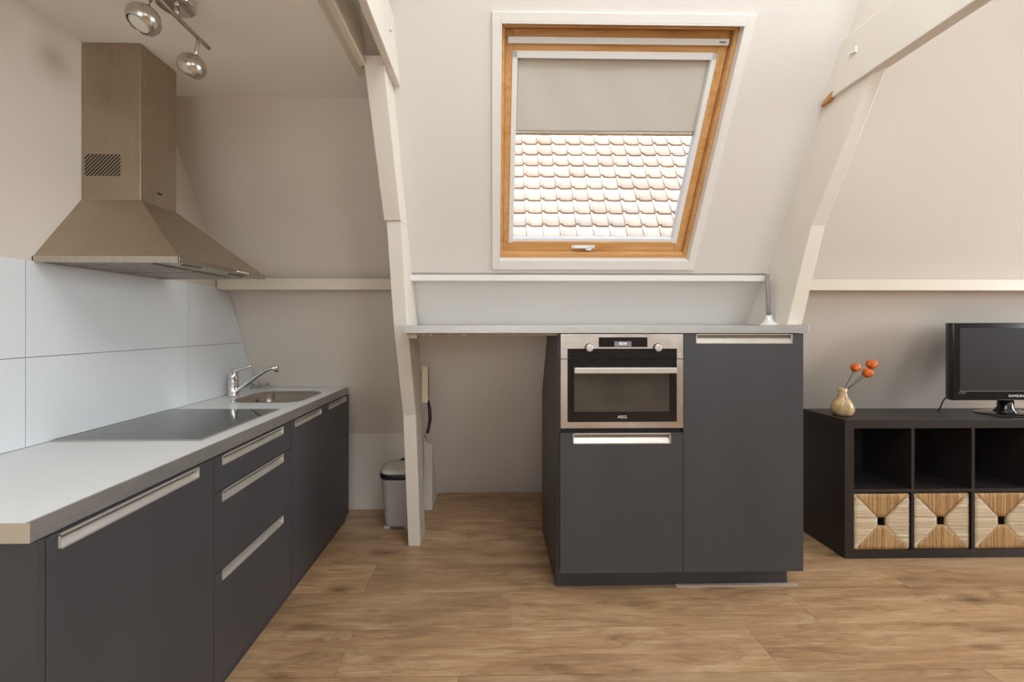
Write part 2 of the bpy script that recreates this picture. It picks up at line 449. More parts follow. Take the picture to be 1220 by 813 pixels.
# rear wall with two window openings, the left one added for its light
b = MB()
wins = [(-1.3, .9, 1.1, 2.9), (1.3, 3.5, 1.9, 3.25)]
xs = [XL-.1, -1.3, .9, 1.3, 3.5, XR+.1]
b.box(xs[0], xs[1], YB-.15, YB, -.02, ZT+.1); b.box(xs[2], xs[3], YB-.15, YB, -.02, ZT+.1); b.box(xs[4], xs[5], YB-.15, YB, -.02, ZT+.1)
for (a, c, z0, z1) in wins:
    b.box(a, c, YB-.15, YB, -.02, z0); b.box(a, c, YB-.15, YB, z1, ZT+.1)
struct(b.build('wall_rear', M['wallrear']))
for i, (a, c, z0, z1) in enumerate(wins):
    q = MB(); fw = .06; yy = YB-.12
    q.box(a, a+fw, yy, yy+.07, z0, z1); q.box(c-fw, c, yy, yy+.07, z0, z1)
    q.box(a, c, yy, yy+.07, z0, z0+fw); q.box(a, c, yy, yy+.07, z1-fw, z1); q.box((a+c)/2-.03, (a+c)/2+.03, yy, yy+.07, z0, z1)
    o = struct(q.build('window_%d' % (i+2), M['casing']))
    g = MB(); g.box(a+fw, c-fw, yy+.03, yy+.036, z0+fw, z1-fw); g.build('glass_pane', M['glass'], o)
    bl = MB(); bl.box(a+.02, c-.02, YB-.03, YB-.027, z0+.02, z1-.02); bl.build('roller_blind', M['fabric'], o)
q = MB(); fw = .06; a, c, z0, z1 = wy0, wy1, wz0, wz1; xx = XR+.05
q.box(xx, xx+.07, a, a+fw, z0, z1); q.box(xx, xx+.07, c-fw, c, z0, z1); q.box(xx, xx+.07, a, c, z0, z0+fw); q.box(xx, xx+.07, a, c, z1-fw, z1)
q.box(xx, xx+.07, (a+c)/2-.03, (a+c)/2+.03, z0, z1)
o = struct(q.build('window_5', M['casing']))  # unseen side window, added to carry the fill for the left side
g = MB(); g.box(xx+.03, xx+.036, a+fw, c-fw, z0+fw, z1-fw); g.build('glass_pane', M['glass'], o)
bl = MB(); bl.box(XR+.02, XR+.023, a+.02, c-.02, z0+.02, z1-.02); bl.build('roller_blind', M['fabric'], o)
# ------------------------------------------------------------ trims
def trim(name, x0, x1, prof, mat='trim', bev=.004):
    b = MB(); b.prism(prof, x0, x1); return struct(b.build(name, M[mat], bevel=bev))
trim('trim_1', -1.60, -.505, [(2.705, 1.538), (2.705, 1.604), (2.90, 1.604), (2.90, 1.538)])
trim('trim_2', -.44, 1.505, [(2.465, 1.568), (2.465, 1.600), (2.60, 1.600), (2.60, 1.568)], 'slope')
trim('trim_3', 1.57, XR, [(2.705, 1.538), (2.705, 1.604), (2.90, 1.604), (2.90, 1.538)])
# board and moulding along the edge of the left-bay ceiling
b = MB()
b.box(-.585, -.555, YB, 2.02, 2.415, 2.44); b.box(-.562, -.535, YB, 1.98, 2.400, 2.46)
struct(b.build('trim_4', M['trim'], bevel=.003))
b = MB(); b.box(-.54, -.512, YB, 1.87, 2.375, 2.56)
struct(b.build('trim_5', M['trim'], bevel=.003))

# ------------------------------------------------------------ wall tile panels on the left wall
YT = [.15, .95, 1.735, 2.60, 3.2]
def slope_left_y(z):
    P_ = LP[:3]
    for (ya, za), (yb, zb) in zip(P_, P_[1:]):
        if za >= z >= zb: return ya+(yb-ya)*(za-z)/(za-zb)
    return 3.3
ztile = [(.912, 1.218), (1.221, 1.555)]
gb = MB(); gb.prism([(-.4, .912), (slope_left_y(.912)-.002, .912), (slope_left_y(1.555)-.002, 1.555), (-.4, 1.555)], XL-.002, XL+.003)
gb.build('grout', M['grout'], wall_left)
seams = [-.4, .68, 1.615, 2.465, 9]
for z0, z1 in ztile:
    for a, c in zip(seams, seams[1:]):
        q = MB()
        y0_ = a+.0012; lo = min(c-.0012, slope_left_y(z0)-.004); hi = min(c-.0012, slope_left_y(z1)-.004)
        pts = [(y0_, z0), (lo, z0), (hi, z1), (y0_, z1)]
        q.prism(pts, XL, XL+.007)
        q.build('tile_panel', M['tile'], wall_left)

# ------------------------------------------------------------ the roof windows
def roof_window(dx, name, blind=True):
    def sb(mb, x0, x1, s0, s1, n0, n1, mt=0): return sbox(mb, x0+dx, x1+dx, s0, s1, n0, n1, mt)
    c = MB(); ox0, ox1, os0, os1 = -.002, 1.092, .024, 1.172
    for (a, b_, s0, s1) in ((ox0, hx0, os0, os1), (hx1, ox1, os0, os1), (hx0, hx1, os0, hs0), (hx0, hx1, hs1, os1)):
        sb(c, a, b_, s0, s1, 0, .010)
    # white lining of the opening
    sb(c, hx0, hx0+.006, hs0, hs1, -.05, .010); sb(c, hx1-.006, hx1, hs0, hs1, -.05, .010)
    sb(c, hx0, hx1, hs0, hs0+.006, -.05, .010); sb(c, hx0, hx1, hs1-.006, hs1, -.05, .010)
    root = struct(c.build(name, M['casing'], bevel=.0015))
    def bars(nm, x0, x1, s0, s1, wl_, wr, wb, wt, n0, n1, mx, mz, bev=.003):
        q = MB()
        sb(q, x0, x0+wl_, s0, s1, n0, n1, 1); sb(q, x1-wr, x1, s0, s1, n0, n1, 1)
        sb(q, x0+wl_, x1-wr, s0, s0+wb, n0, n1, 0); sb(q, x0+wl_, x1-wr, s1-wt, s1, n0, n1, 0)
        return q.build(nm, [M[mx], M[mz]], root, bevel=bev)
    bars('window_frame', hx0+.006, hx1-.006, hs0+.006, hs1-.006, .014, .016, .026, .012, -.16, -.030, 'pinex', 'pinez')
    d = .062
    x0, s0 = R(.045, .102, d); x1, s1 = R(1.032, 1.123, d)
    x0, x1 = hx0+.021, hx1-.024
    s0 = hs0+.034; s1 = hs1-.019
    sash = bars('window_sash', x0, x1, s0, s1, .036, .046, .052, .105, -.14, -d, 'pinex', 'pinez')
    g = MB(); sb(g, x0+.03, x1-.03, s0+.04, s1-.08, -.12, -.110); g.build('glass_pane', M['glass'], root)
    v = MB(); vx0, vs0 = R(.073, 1.064, d); vx1, vs1 = R(1.028, 1.080, d)
    sb(v, x0+.012, x1-.006, 1.062, 1.087, -d, -d+.016)
    vb = v.build('ventilation_bar', M['white'], root, bevel=.003)
    # blind: side rails, head rail, fabric, bottom bar
    d2 = .070; q = MB()
    rx0, rx1 = x0+.032, x1-.040
    rs0, rs1 = s0+.046, 1.035
    sb(q, rx0, rx0+.024, rs0, rs1, -.10, -d2+.012); sb(q, rx1-.024, rx1, rs0, rs1, -.10, -d2+.012)
    sb(q, rx0, rx1, rs1-.028, rs1, -.10, -d2+.012); sb(q, rx0+.024, rx1-.024, rs0, rs0+.022, -.105, -d2+.004)
    q.build('blind_rail', M['white'], root, bevel=.002)
    if not blind: return root
    fb = MB(); NX, NS = 60, 24; fs0, fs1 = .700, rs1-.026
    vv = [[fb.bm.verts.new(W(rx0+.020+(rx1-rx0-.04)*i/NX+dx, fs0+(fs1-fs0)*j/NS,
          -.088+.0035*math.sin(i*.33+j*.10)*math.sin(PI*j/NS)+.003*math.sin(i*.11+2))) for i in range(NX+1)] for j in range(NS+1)]
    for j in range(NS):
        for i in range(NX):
            f = fb.bm.faces.new([vv[j][i], vv[j][i+1], vv[j+1][i+1], vv[j+1][i]]); f.smooth = True
    fo = fb.build('blind_fabric', M['fabric'], root)
    sm = fo.modifiers.new('solid', 'SOLIDIFY'); sm.thickness = .0012
    bb = MB(); sb(bb, rx0+.022, rx1-.022, fs0-.012, fs0+.002, -.096, -.080); bb.build('blind_bottom_bar', M['nickel'], root, bevel=.003)
    # handle on the bottom bar of the sash
    hm = MB(); hs = s0+.024
    sb(hm, .425, .550, hs-.009, hs+.009, -d, -d+.012); sb(hm, .502, .532, hs-.016, hs-.004, -d, -d+.022)
    sb(hm, .44, .52, hs-.004, hs+.007, -d+.012, -d+.022)
    hm.build('window_handle', M['white'], root, bevel=.004)
    if dx == 0:
        mk = MB(); sb(mk, x1-.050, x1-.022, 1.071, 1.078, -d+.016, -d+.0165); mk.build('maker_mark', M['pipe'], vb)
    return root
roof_window(0, 'window_1')
DY[0] = .29; roof_window(h2x0-hx0, 'window_4', False); DY[0] = 0

# ------------------------------------------------------------ roof trusses
def lerp(a, b, t): return tuple(p+(q-p)*t for p, q in zip(a, b))
tr = thing('roof_truss', (-.47, 2.88, 0), 'white painted timber truss with curved leg standing between sink bay and worktop', 'roof truss')
lo = [(2.79, 0), (2.628, .82), (2.375, 1.33), (2.215, 1.83)]
lob = [(2.53, 1.83), (2.53, 1.60), (2.69, 1.33), (2.86, .7), (2.985, 0)]
b = MB(); b.prism(lo + [(plane_y(1.83)+.03, 1.83)] + [(2.545, 1.60)] + lob[2:], -.508, -.435)
b.build('leg', M['beam'], tr, bevel=.004)
b = MB(); b.prism([(2.205, 1.83), (2.06, 2.06), (1.85, 2.41), (2.05, 2.41), (plane_y(1.83)+.03, 1.83)], -.517, -.435)
b.build('upper_leg', M['beam'], tr, bevel=.004)
b = MB(); b.box(-.435, -.405, YB+.01, 2.14, 2.378, 2.60)
tie = b.build('tie_beam', M['beam'], tr, bevel=.004)
p = MB(); p.lathe([(.008, 0), (.009, .006), (.006, .010)], (-.405, 1.83, 2.50), 10, Matrix.Rotation(PI/2, 3, 'Y')); p.build('wooden_peg', M['beam'], tie)
b = MB(); b.prism([(1.90, 2.41), (1.55, 2.95), (1.75, 2.95), (plane_y(2.41)+.06, 2.41)], -.512, -.436); b.build('rafter', M['beam'], tr)
b = MB(); b.box(-.512, -.436, YB+.01, 1.90, 2.62, 2.66); b.build('filler_board', M['beam'], tr)

tr2 = thing('roof_truss', (1.54, 2.5, 1.331), 'white painted timber truss rising beside the roof window at right end of worktop', 'roof truss')
x0, x1 = 1.500, 1.578
b = MB(); b.prism([(2.325, 1.333), (2.145, 1.80), (2.145, 1.80), (1.80, 2.33), (1.80, 2.40), (2.10, 2.40), (plane_y(1.80)+.03, 1.80), (2.54, 1.60), (2.725, 1.333)][0:2] + [(1.79, 2.34), (1.79, 2.42), (plane_y(2.42)+.03, 2.42), (plane_y(1.80)+.03, 1.80), (2.545, 1.60), (2.715, 1.333)], x0, x1)
for v in b.bm.verts:                                   # the leg narrows towards its top
    if v.co.x > 1.54: v.co.x = x1 - .026*min(1, max(0, (v.co.z-1.333)/1.0))
b.build('leg', M['beam'], tr2, bevel=.004)
b = MB(); b.prism([(1.79, 2.40), (1.42, 2.98), (1.68, 2.98), (plane_y(2.42)+.03, 2.42)], x0+.002, x1-.028); b.build('rafter', M['beam'], tr2)
b = MB(); b.prism([(2.06, 2.33), (1.955, 2.54), (YB+.01, 2.54), (YB+.01, 2.33)], x0-.016, x0+.024)
tie = b.build('tie_beam', M['beam'], tr2, bevel=.004)
b = MB(); b.prism([(1.84, 2.345), (1.80, 2.46), (YB+.01, 2.46), (YB+.01, 2.345)], x0+.038, x0+.060)
b.build('tie_beam', M['beam'], tr2, bevel=.004)
p = MB(); p.prism([(1.885, 2.452), (1.852, 2.470), (1.852, 2.445)], x0-.024, x0-.015); p.build('wooden_peg', M['beam'], tie)
p = MB(); p.prism([(2.055, 2.318), (2.0, 2.325), (1.985, 2.352), (2.03, 2.34)], x0-.020, x0+.002); p.build('broken_timber_end', M['rawwood'], tie)

# ------------------------------------------------------------ recessed strip handle
def grip(parent, axis, u0, u1, z0, z1, face, sgn):
    """frame with a hollow behind it; axis 'y': front faces +x (u along y); axis 'x': front faces -y (u along x)"""
    t = .0055; mb = MB()
    def bx(a, b_, za, zb, d0, d1):
        lo_, hi_ = sorted((face+sgn*d0, face+sgn*d1))
        if axis == 'y': mb.box(lo_, hi_, a, b_, za, zb)
        else: mb.box(a, b_, lo_, hi_, za, zb)
    bx(u0, u1, z1-t, z1, -.018, .0025); bx(u0, u1, z0, z0+t, -.018, .0025)
    bx(u0, u0+t, z0, z1, -.018, .0025); bx(u1-t, u1, z0, z1, -.018, .0025)
    n0_ = len(mb.bm.faces); bx(u0+t, u1-t, z0+t, z1-t, -.020, -.018)
    for f in list(mb.bm.faces)[n0_:]: f.material_index = 1  # back of the hollow takes the painted shade tone
    # sloping lip in the lower half of the hollow
    za, zb = z0+t*.9, z0+(z1-z0)*.56
    prof = [(face+sgn*.001, za), (face-sgn*.012, zb), (face-sgn*.019, zb), (face-sgn*.019, za)]
    if axis == 'y':
        mb.prism(prof, u0+t, u1-t, 'y')
    else:
        mb.prism(prof, u0+t, u1-t, 'x')
    return mb.build('handle', [M['handle'], M['recess_shade']], parent, bevel=.0008, seg=1)
def front(parent, name, axis, u0, u1, z0, z1, face, sgn, th, hole=None):
    mb = MB()
    def bx(a, b_, za, zb):
        if b_-a < 1e-4 or zb-za < 1e-4: return
        lo_, hi_ = sorted((face, face-sgn*th))
        if axis == 'y': mb.box(lo_, hi_, a, b_, za, zb)
        else: mb.box(a, b_, lo_, hi_, za, zb)
    if hole:
        a, b_, za, zb = hole
        bx(u0, u1, z0, za); bx(u0, a, za, zb); bx(b_, u1, za, zb); bx(u0, u1, zb, z1)
    else: bx(u0, u1, z0, z1)
    o = mb.build(name, M['front'], parent)
    if hole: grip(o, axis, hole[0], hole[1], hole[2], hole[3], face, sgn)
    return o

# ------------------------------------------------------------ left kitchen run
XF = -.975; TH_ = .019; g = .0015
def carcass(root, y0, y1, z1=.862, x1=XF-TH_-.001):
    b = MB(); b.box(XL+.004, x1, y0, y1, .055, z1); b.build('carcass', M['darkin'], root)
c1 = thing('base_cabinet', (-1.28, 1.33, 0), 'dark grey base cabinet at the near end of the left run with one wide door', 'cabinet')
b = MB(); b.box(XL+.01, XF+.0, 1.008, 1.024, 0, .864); b.build('end_panel', M['front'], c1)
carcass(c1, 1.026, 1.634)
front(c1, 'door', 'y', 1.026, 1.634-g, .058, .862, XF, 1, TH_, (1.054, 1.552, .824, .862-.0015))
c2 = thing('drawer_cabinet', (-1.28, 1.945, 0), 'dark grey drawer unit with three drawers under the hob', 'cabinet')
carcass(c2, 1.636, 2.254)
front(c2, 'drawer', 'y', 1.636, 2.254-g, .738, .862, XF, 1, TH_, (1.682, 2.170, .824, .8605))
front(c2, 'drawer', 'y', 1.636, 2.254-g, .452, .735, XF, 1, TH_, (1.682, 2.170, .693, .7335))
front(c2, 'drawer', 'y', 1.636, 2.254-g, .058, .449, XF, 1, TH_, (1.682, 2.170, .408, .4475))
c3 = thing('base_cabinet', (-1.28, 2.48, 0), 'dark grey narrow base cabinet right of the three drawers', 'cabinet')
b = MB(); b.box(XL+.004, XF-TH_-.001, 2.256, 2.702, .055, .70); b.build('carcass', M['darkin'], c3)
front(c3, 'door', 'y', 2.257, 2.702-g, .058, .862, XF, 1, TH_, (2.295, 2.645, .826, .8605))
c4 = thing('base_cabinet', (-1.28, 2.93, 0), 'dark grey last base cabinet against the sloping wall, beyond the narrow one', 'cabinet')
b = MB(); b.box(XL+.004, XF-TH_-.001, 2.704, 3.14, .055, .70); b.build('carcass', M['darkin'], c4)
front(c4, 'door', 'y', 2.704, 3.15, .058, .862, XF, 1, TH_, (2.765, 3.09, .826, .8605))
b = MB(); b.box(-1.03, -1.000, 1.026, 3.15, 0, .054)
tag(b.build('plinth', M['front']), 'low dark plinth board running along the floor under the left kitchen run', 'plinth')

# worktop with the sink cut-out
wt = thing('worktop', (-1.3, 2.1, .865), 'pale grey worktop with brushed metal edge on the left kitchen run', 'worktop')
sx0, sx1, sy0, sy1 = -1.455, -1.070, 2.545, 2.955
def rrect(x0, x1, y0, y1, r, n=6):
    pts = []
    for cx, cy, a0 in ((x1-r, y1-r, 0), (x0+r, y1-r, 90), (x0+r, y0+r, 180), (x1-r, y0+r, 270)):
        for k in range(n+1):
            a = math.radians(a0+90*k/n); pts.append((cx+r*math.cos(a), cy+r*math.sin(a)))
    return pts
b = MB(); bm = b.bm
outer = [(XL+.002, 1.0), (-.992, 1.0), (-.992, 3.160), (XL+.002, 3.160)]
def plate(bm, z, hole):
    ov = [bm.verts.new((x, y, z)) for x, y in outer]; hv = [bm.verts.new((x, y, z)) for x, y in hole]
    es = [bm.edges.new((ov[i], ov[(i+1) % 4])) for i in range(4)] + [bm.edges.new((hv[i], hv[(i+1) % len(hv)])) for i in range(len(hv))]
    bmesh.ops.triangle_fill(bm, use_beauty=True, use_dissolve=False, edges=es)
    return ov, hv
hole = rrect(sx0, sx1, sy0, sy1, .085)
o1, h1 = plate(bm, .91, hole); o2, h2 = plate(bm, .866, hole)
for a, c in ((o1, o2), (h1, h2)):
    for i in range(len(a)):
        j = (i+1) % len(a); bm.faces.new([a[i], a[j], c[j], c[i]])
b.build('board', M['wtop'], wt)
b = MB(); b.box(-.992, -.984, 1.0, 3.160, .866, .9105); b.build('metal_edge', M['edge'], wt)
b = MB(); b.box(XL+.004, -.984, .9985, 1.0, .8665, .9095); b.build('end_strip', M['endstrip'], wt)

# sink bowl
sk = thing('kitchen_sink', ((sx0+sx1)/2, (sy0+sy1)/2, .75), 'stainless steel sink bowl with rounded corners set into the left worktop', 'sink')
b = MB(); loops = []
for inset, z, r in ((-.012, .9115, .097), (-.001, .9125, .086), (.004, .910, .082), (.010, .80, .078), (.03, .765, .065), (.12, .757, .04)):
    loops.append([b.bm.verts.new((x, y, z)) for x, y in rrect(sx0+inset, sx1-inset, sy0+inset, sy1-inset, max(r, .02))])
for a, c in zip(loops, loops[1:]):
    n = len(a)
    for i in range(n):
        f = b.bm.faces.new([a[i], a[(i+1) % n], c[(i+1) % n], c[i]]); f.smooth = True
b.bm.faces.new(loops[-1]).smooth = True
b.build('bowl', M['sink'], sk)
b = MB(); b.lathe([(.0, .758), (.035, .758), (.038, .762), (.030, .763)], ((sx0+sx1)/2, (sy0+sy1)/2, 0), 24); b.build('drain', M['chrome'], sk)

# tap
tp = thing('mixer_tap', (-1.535, 2.765, .91), 'chrome single-lever mixer tap beside the sink', 'tap')
tx, ty = -1.535, 2.765
b = MB(); b.lathe([(.032, .911), (.033, .918), (.028, .925), (.028, .985), (.0285, .99), (.028, 1.03), (.026, 1.045), (.015, 1.058), (.004, 1.062)], (tx, ty, 0), 28)
b.build('body', M['chrome'], tp)
b = MB(); pts = [(tx+.018, ty-.006, .937), (tx+.07, ty-.008, .975), (tx+.15, ty-.010, 1.035), (tx+.20, ty-.012, 1.066), (tx+.225, ty-.012, 1.076), (tx+.252, ty-.013, 1.078)]
b.tube(pts, [.013, .012, .0115, .011, .011, .011], 14); b.lathe([(.0135, 1.056), (.0135, 1.088), (.012, 1.090)], (tx+.258, ty-.013, 0), 18)
b.build('spout', M['chrome'], tp)
b = MB(); b.tube([(tx-.022, ty, 1.030), (tx-.005, ty, 1.055), (tx+.03, ty, 1.068), (tx+.075, ty, 1.083), (tx+.105, ty-.002, 1.090)], [.012, .019, .013, .008, .006], 14)
b.build('lever', M['chrome'], tp)

# wire soap rack
rk = thing('wire_soap_dish', (-1.535, 3.07, .91), 'small oval wire soap dish on the worktop behind the tap', 'soap dish')
b = MB(); cx_, cy_ = -1.533, 3.075
for rr, zz in ((1, .946), (1, .934)):
    b.tube([(cx_+.062*rr*math.cos(2*PI*k/28), cy_+.040*rr*math.sin(2*PI*k/28), zz) for k in range(28)], .0022, 8, closed=True)
for k in range(-4, 5):
    xx = cx_+k*.012; hy = .040*math.sqrt(max(0, 1-((xx-cx_)/.062)**2)); b.tube([(xx, cy_-hy, .935), (xx, cy_+hy, .935)], .0015, 6)
b.build('basket', M['nickel'], rk)
for dx, dy in ((-.05, -.022), (.05, -.022), (-.05, .022), (.05, .022)):
    b = MB(); b.tube([(cx_+dx, cy_+dy, .936), (cx_+dx, cy_+dy, .918)], .0022, 8); b.lathe([(.004, .911), (.005, .915), (.003, .920)], (cx_+dx, cy_+dy, 0), 10)
    b.build('foot', M['nickel'], rk)

# hob
hb = thing('ceramic_hob', (-1.33, 2.0, .91), 'flat black glass ceramic hob let into the left worktop under the hood', 'hob')
b = MB(); b.box(-1.592, -1.063, 1.700, 2.312, .9105, .915); b.build('glass_plate', M['hob'], hb, bevel=.002)
b = MB()
for (x0_, x1_, ya, yb) in ((-1.596, -1.059, 1.696, 1.700), (-1.596, -1.059, 2.312, 2.316), (-1.596, -1.592, 1.70, 2.312), (-1.063, -1.059, 1.70, 2.312)):
    b.box(x0_, x1_, ya, yb, .9105, .9158)
b.build('metal_rim', M['nickel'], hb)
M['ring'] = simple('hob_ring_print', (.10, .095, .09), .2)
for (rx, ry, rr) in ((-1.45, 1.87, .085), (-1.21, 1.87, .072), (-1.45, 2.14, .072), (-1.21, 2.14, .10)):
    b = MB(); vs = []
    for r_ in (rr, rr-.002):
        vs.append([b.bm.verts.new((rx+r_*math.cos(2*PI*k/48), ry+r_*math.sin(2*PI*k/48), .9152)) for k in range(48)])
    for k in range(48): b.bm.faces.new([vs[0][k], vs[0][(k+1) % 48], vs[1][(k+1) % 48], vs[1][k]])
    b.build('cooking_zone', M['ring'], hb)

# ------------------------------------------------------------ cooker hood
hd = thing('cooker_hood', (-1.35, 1.945, 1.55), 'stainless steel chimney cooker hood on the left wall above the hob', 'cooker hood')
cy0, cy1, cxr = 1.838, 2.045, -1.382
b = MB(); b.box(XL+.001, cxr, cy0, cy1, 1.80, 2.438)
ch = b.build('chimney', M['steelv'], hd, bevel=.0015)
b = MB()
gx0, gx1, gz0, gz1 = -1.597, -1.459, 1.916, 2.002
n = 15
for k in range(n):
    t0 = -(gz1-gz0) + ((gx1-gx0)+(gz1-gz0))*k/n
    a0 = max(gx0, gx0+t0+.003); 
    pA = []
    # slanted slot going up to the right, clipped to the grille
    for off in (0, .0075):
        xa = gx0+t0+off; xb = xa+(gz1-gz0)
        za, zb = gz0, gz1
        if xa < gx0: za += gx0-xa; xa = gx0
        if xb > gx1: zb -= xb-gx1; xb = gx1
        pA.append(((xa, za), (xb, zb)))
    (q0, q1), (q2, q3) = pA
    if q1[0]-q0[0] > .004 and q3[0]-q2[0] > .004:
        b.prism([q0, q2, q3, q1], cy0-.0006, cy0+.001, 'y')
b.build('vent_slots', M['black'], ch)
b = MB(); b.box(cxr, cxr+.0012, 1.930, 1.955, 1.872, 1.880); b.build('maker_badge', M['black'], ch)
rx1 = -1.100; ry0, ry1 = 1.642, 2.250; rz0, rz1 = 1.552, 1.574
b = MB()
b.hexa([(XL+.001, ry0+.006, rz1), (rx1-.006, ry0+.006, rz1), (rx1-.006, ry1-.006, rz1), (XL+.001, ry1-.006, rz1),
        (XL+.001, cy0-.002, 1.822), (cxr+.002, cy0-.002, 1.822), (cxr+.002, cy1+.002, 1.822), (XL+.001, cy1+.002, 1.822)])
cn = b.build('canopy', M['steelh'], hd)
b = MB(); b.box(XL+.001, rx1, ry0, ry0+.006, rz0, rz1); b.box(XL+.001, rx1, ry1-.006, ry1, rz0, rz1); b.box(rx1-.006, rx1, ry0, ry1, rz0, rz1)
b.box(XL+.001, XL+.006, ry0, ry1, rz0, rz1)
b.build('rim', M['nickel'], cn, bevel=.001)
b = MB(); b.box(XL+.006, rx1-.006, ry0+.006, ry1-.006, rz0+.006, rz0+.010); un = b.build('underside', M['steelh'], cn)
for ya, yb in ((1.70, 1.935), (1.955, 2.19)):
    b = MB(); b.box(-1.57, -1.235, ya, yb, rz0+.001, rz0+.006)
    for k in range(18):
        xx = -1.56+k*.018; b.box(xx, xx+.008, ya+.01, yb-.01, rz0-.001, rz0+.002)
    b.build('grease_filter', M['nickel'], cn)
for yy in (1.80, 2.11):
    b = MB(); b.lathe([(.030, rz0+.006), (.033, rz0+.002), (.026, rz0-.001), (.02, rz0)], (-1.16, yy, 0), 20, sx=.8, sy=1.5); b.build('lamp_lens', M['pipe'], cn)
for k in range(4):
    b = MB(); b.lathe([(.0055, 0), (.0055, .004), (.004, .006)], (rx1, 2.02+k*.024, (rz0+rz1)/2), 12, Matrix.Rotation(PI/2, 3, 'Y')); b.build('push_button', M['chrome'], cn)

# ------------------------------------------------------------ ceiling spot bar
sp = thing('spotlight_bar', (-1.065, 1.577, 2.44), 'satin nickel ceiling spotlight bar with round swivelling heads above the kitchen', 'ceiling spotlight')
b = MB(); b.lathe([(.052, 2.402), (.060, 2.407), (.061, 2.412), (.061, 2.436), (.058, 2.44)], (-1.068, 1.577, 0), 40); b.build('ceiling_plate', M['chrome'], sp, bevel=.001)
b = MB(); b.tube([(-1.065, 1.577, 2.405), (-1.065, 1.577, 2.375)], .008, 12); b.build('bracket', M['nickel'], sp)
b = MB(); b.tube([(-1.065, 1.396, 2.372), (-1.065, 1.400, 2.372), (-1.065, 1.754, 2.372), (-1.065, 1.758, 2.372)], [.004, .0075, .0075, .004], 14); b.build('bar', M['nickel'], sp)
def spot(y, c, d):
    d = Vector(d).normalized(); c = Vector(c)
    rot = Vector((0, 0, 1)).rotation_difference(d).to_matrix()
    b = MB(); b.tube([(-1.065, y, 2.372), (-1.067, y, 2.345), (-1.072, y, 2.325), tuple(c-d*.01)], .006, 12); st = b.build('arm', M['nickel'], sp)
    prof = [(.004, -.044), (.020, -.040), (.036, -.029), (.046, -.012), (.048, .003), (.044, .017), (.037, .027), (.034, .030), (.0325, .026), (.032, .018)]
    b = MB(); b.lathe(prof, c, 36, rot); hdd = b.build('lamp_head', M['nickel'], sp)
    b = MB(); b.lathe([(.033, .022), (.033, .0265), (.0305, .0275), (.030, .0245)], c, 36, rot); b.build('gasket', M['black'], hdd)
    b = MB(); b.lathe([(.0300, .0235), (.0300, .0255), (.026, .0275), (.020, .0265), (.012, .0285), (.003, .028)], c, 30, rot); b.build('bulb', M['lens'], hdd)
spot(1.690, (-1.087, 1.690, 2.268), (-.55, .25, -.75))
spot(1.460, (-1.090, 1.463, 2.288), (-.25, -.42, -.86))

# ------------------------------------------------------------ waste bin and hanging holder
wb = thing('waste_bin', (-.60, 3.13, 0), 'grey plastic waste bin with pale lid and dark rim behind the white truss leg', 'waste bin')
def sup(cx, cy, rx, ry, z, n=40, e=3.2):
    out = []
    for k in range(n):
        a = 2*PI*k/n; c_, s_ = math.cos(a), math.sin(a)
        out.append((cx+rx*math.copysign(abs(c_)**(2/e), c_), cy+ry*math.copysign(abs(s_)**(2/e), s_), z))
    return out
def loft(mb, rings, caps=True):
    vs = [[mb.bm.verts.new(p) for p in r] for r in rings]
    for a, c in zip(vs, vs[1:]):
        n = len(a)
        for i in range(n):
            f = mb.bm.faces.new([a[i], a[(i+1) % n], c[(i+1) % n], c[i]]); f.smooth = True
    if caps: mb.bm.faces.new(vs[0][::-1]); mb.bm.faces.new(vs[-1])
bx_, by_ = -.620, 3.135
b = MB(); loft(b, [sup(bx_, by_, .095, .11, .012), sup(bx_, by_, .098, .113, .03), sup(bx_, by_, .118, .133, .30), sup(bx_, by_, .120, .135, .335)])
body = b.build('body', M['bin'], wb)
for sx_, sy_ in ((-.07, -.08), (.06, -.08), (-.07, .08), (.06, .08)):
    b = MB(); b.box(bx_+sx_-.022, bx_+sx_+.022, by_+sy_-.028, by_+sy_+.028, 0, .014); b.build('foot', M['bin'], wb, bevel=.003)
b = MB(); loft(b, [sup(bx_, by_, .127, .142, .330), sup(bx_, by_, .130, .146, .342), sup(bx_, by_, .127, .142, .362)]); b.build('rim', M['black'], wb)
b = MB(); loft(b, [sup(bx_, by_, .125, .140, .362), sup(bx_, by_, .120, .134, .378), sup(bx_, by_, .095, .11, .388), sup(bx_, by_, .04, .05, .392)]); b.build('lid', M['binlid'], wb)
b = MB(); b.box(bx_-.02, bx_+.03, by_+.10, by_+.13, .375, .398); b.build('hinge', M['black'], wb, bevel=.003)

hh = thing('hanging_holder', (-.41, 2.79, .97), 'cream box-shaped holder with a black curved handle hanging on a hook behind the truss leg', 'holder')
b = MB(); b.box(-.422, -.386, 2.76, 2.80, .868, 1.088); bd = b.build('body', M['cream'], hh, bevel=.003)
b = MB(); b.box(-.386, -.384, 2.762, 2.798, .90, 1.08); b.build('side_panel', M['redlabel'], bd)
b = MB(); b.tube([(-.388, 2.785, .880), (-.379, 2.785, .83), (-.376, 2.785, .77), (-.383, 2.785, .72), (-.392, 2.785, .682)], [.009, .010, .011, .009, .010], 10); b.build('handle', M['black'], hh)
b = MB(); b.tube([(-.437, 2.78, 1.050), (-.428, 2.78, 1.040), (-.420, 2.78, 1.042), (-.417, 2.78, 1.055)], .004, 8); b.build('hook', M['brass'], hh)

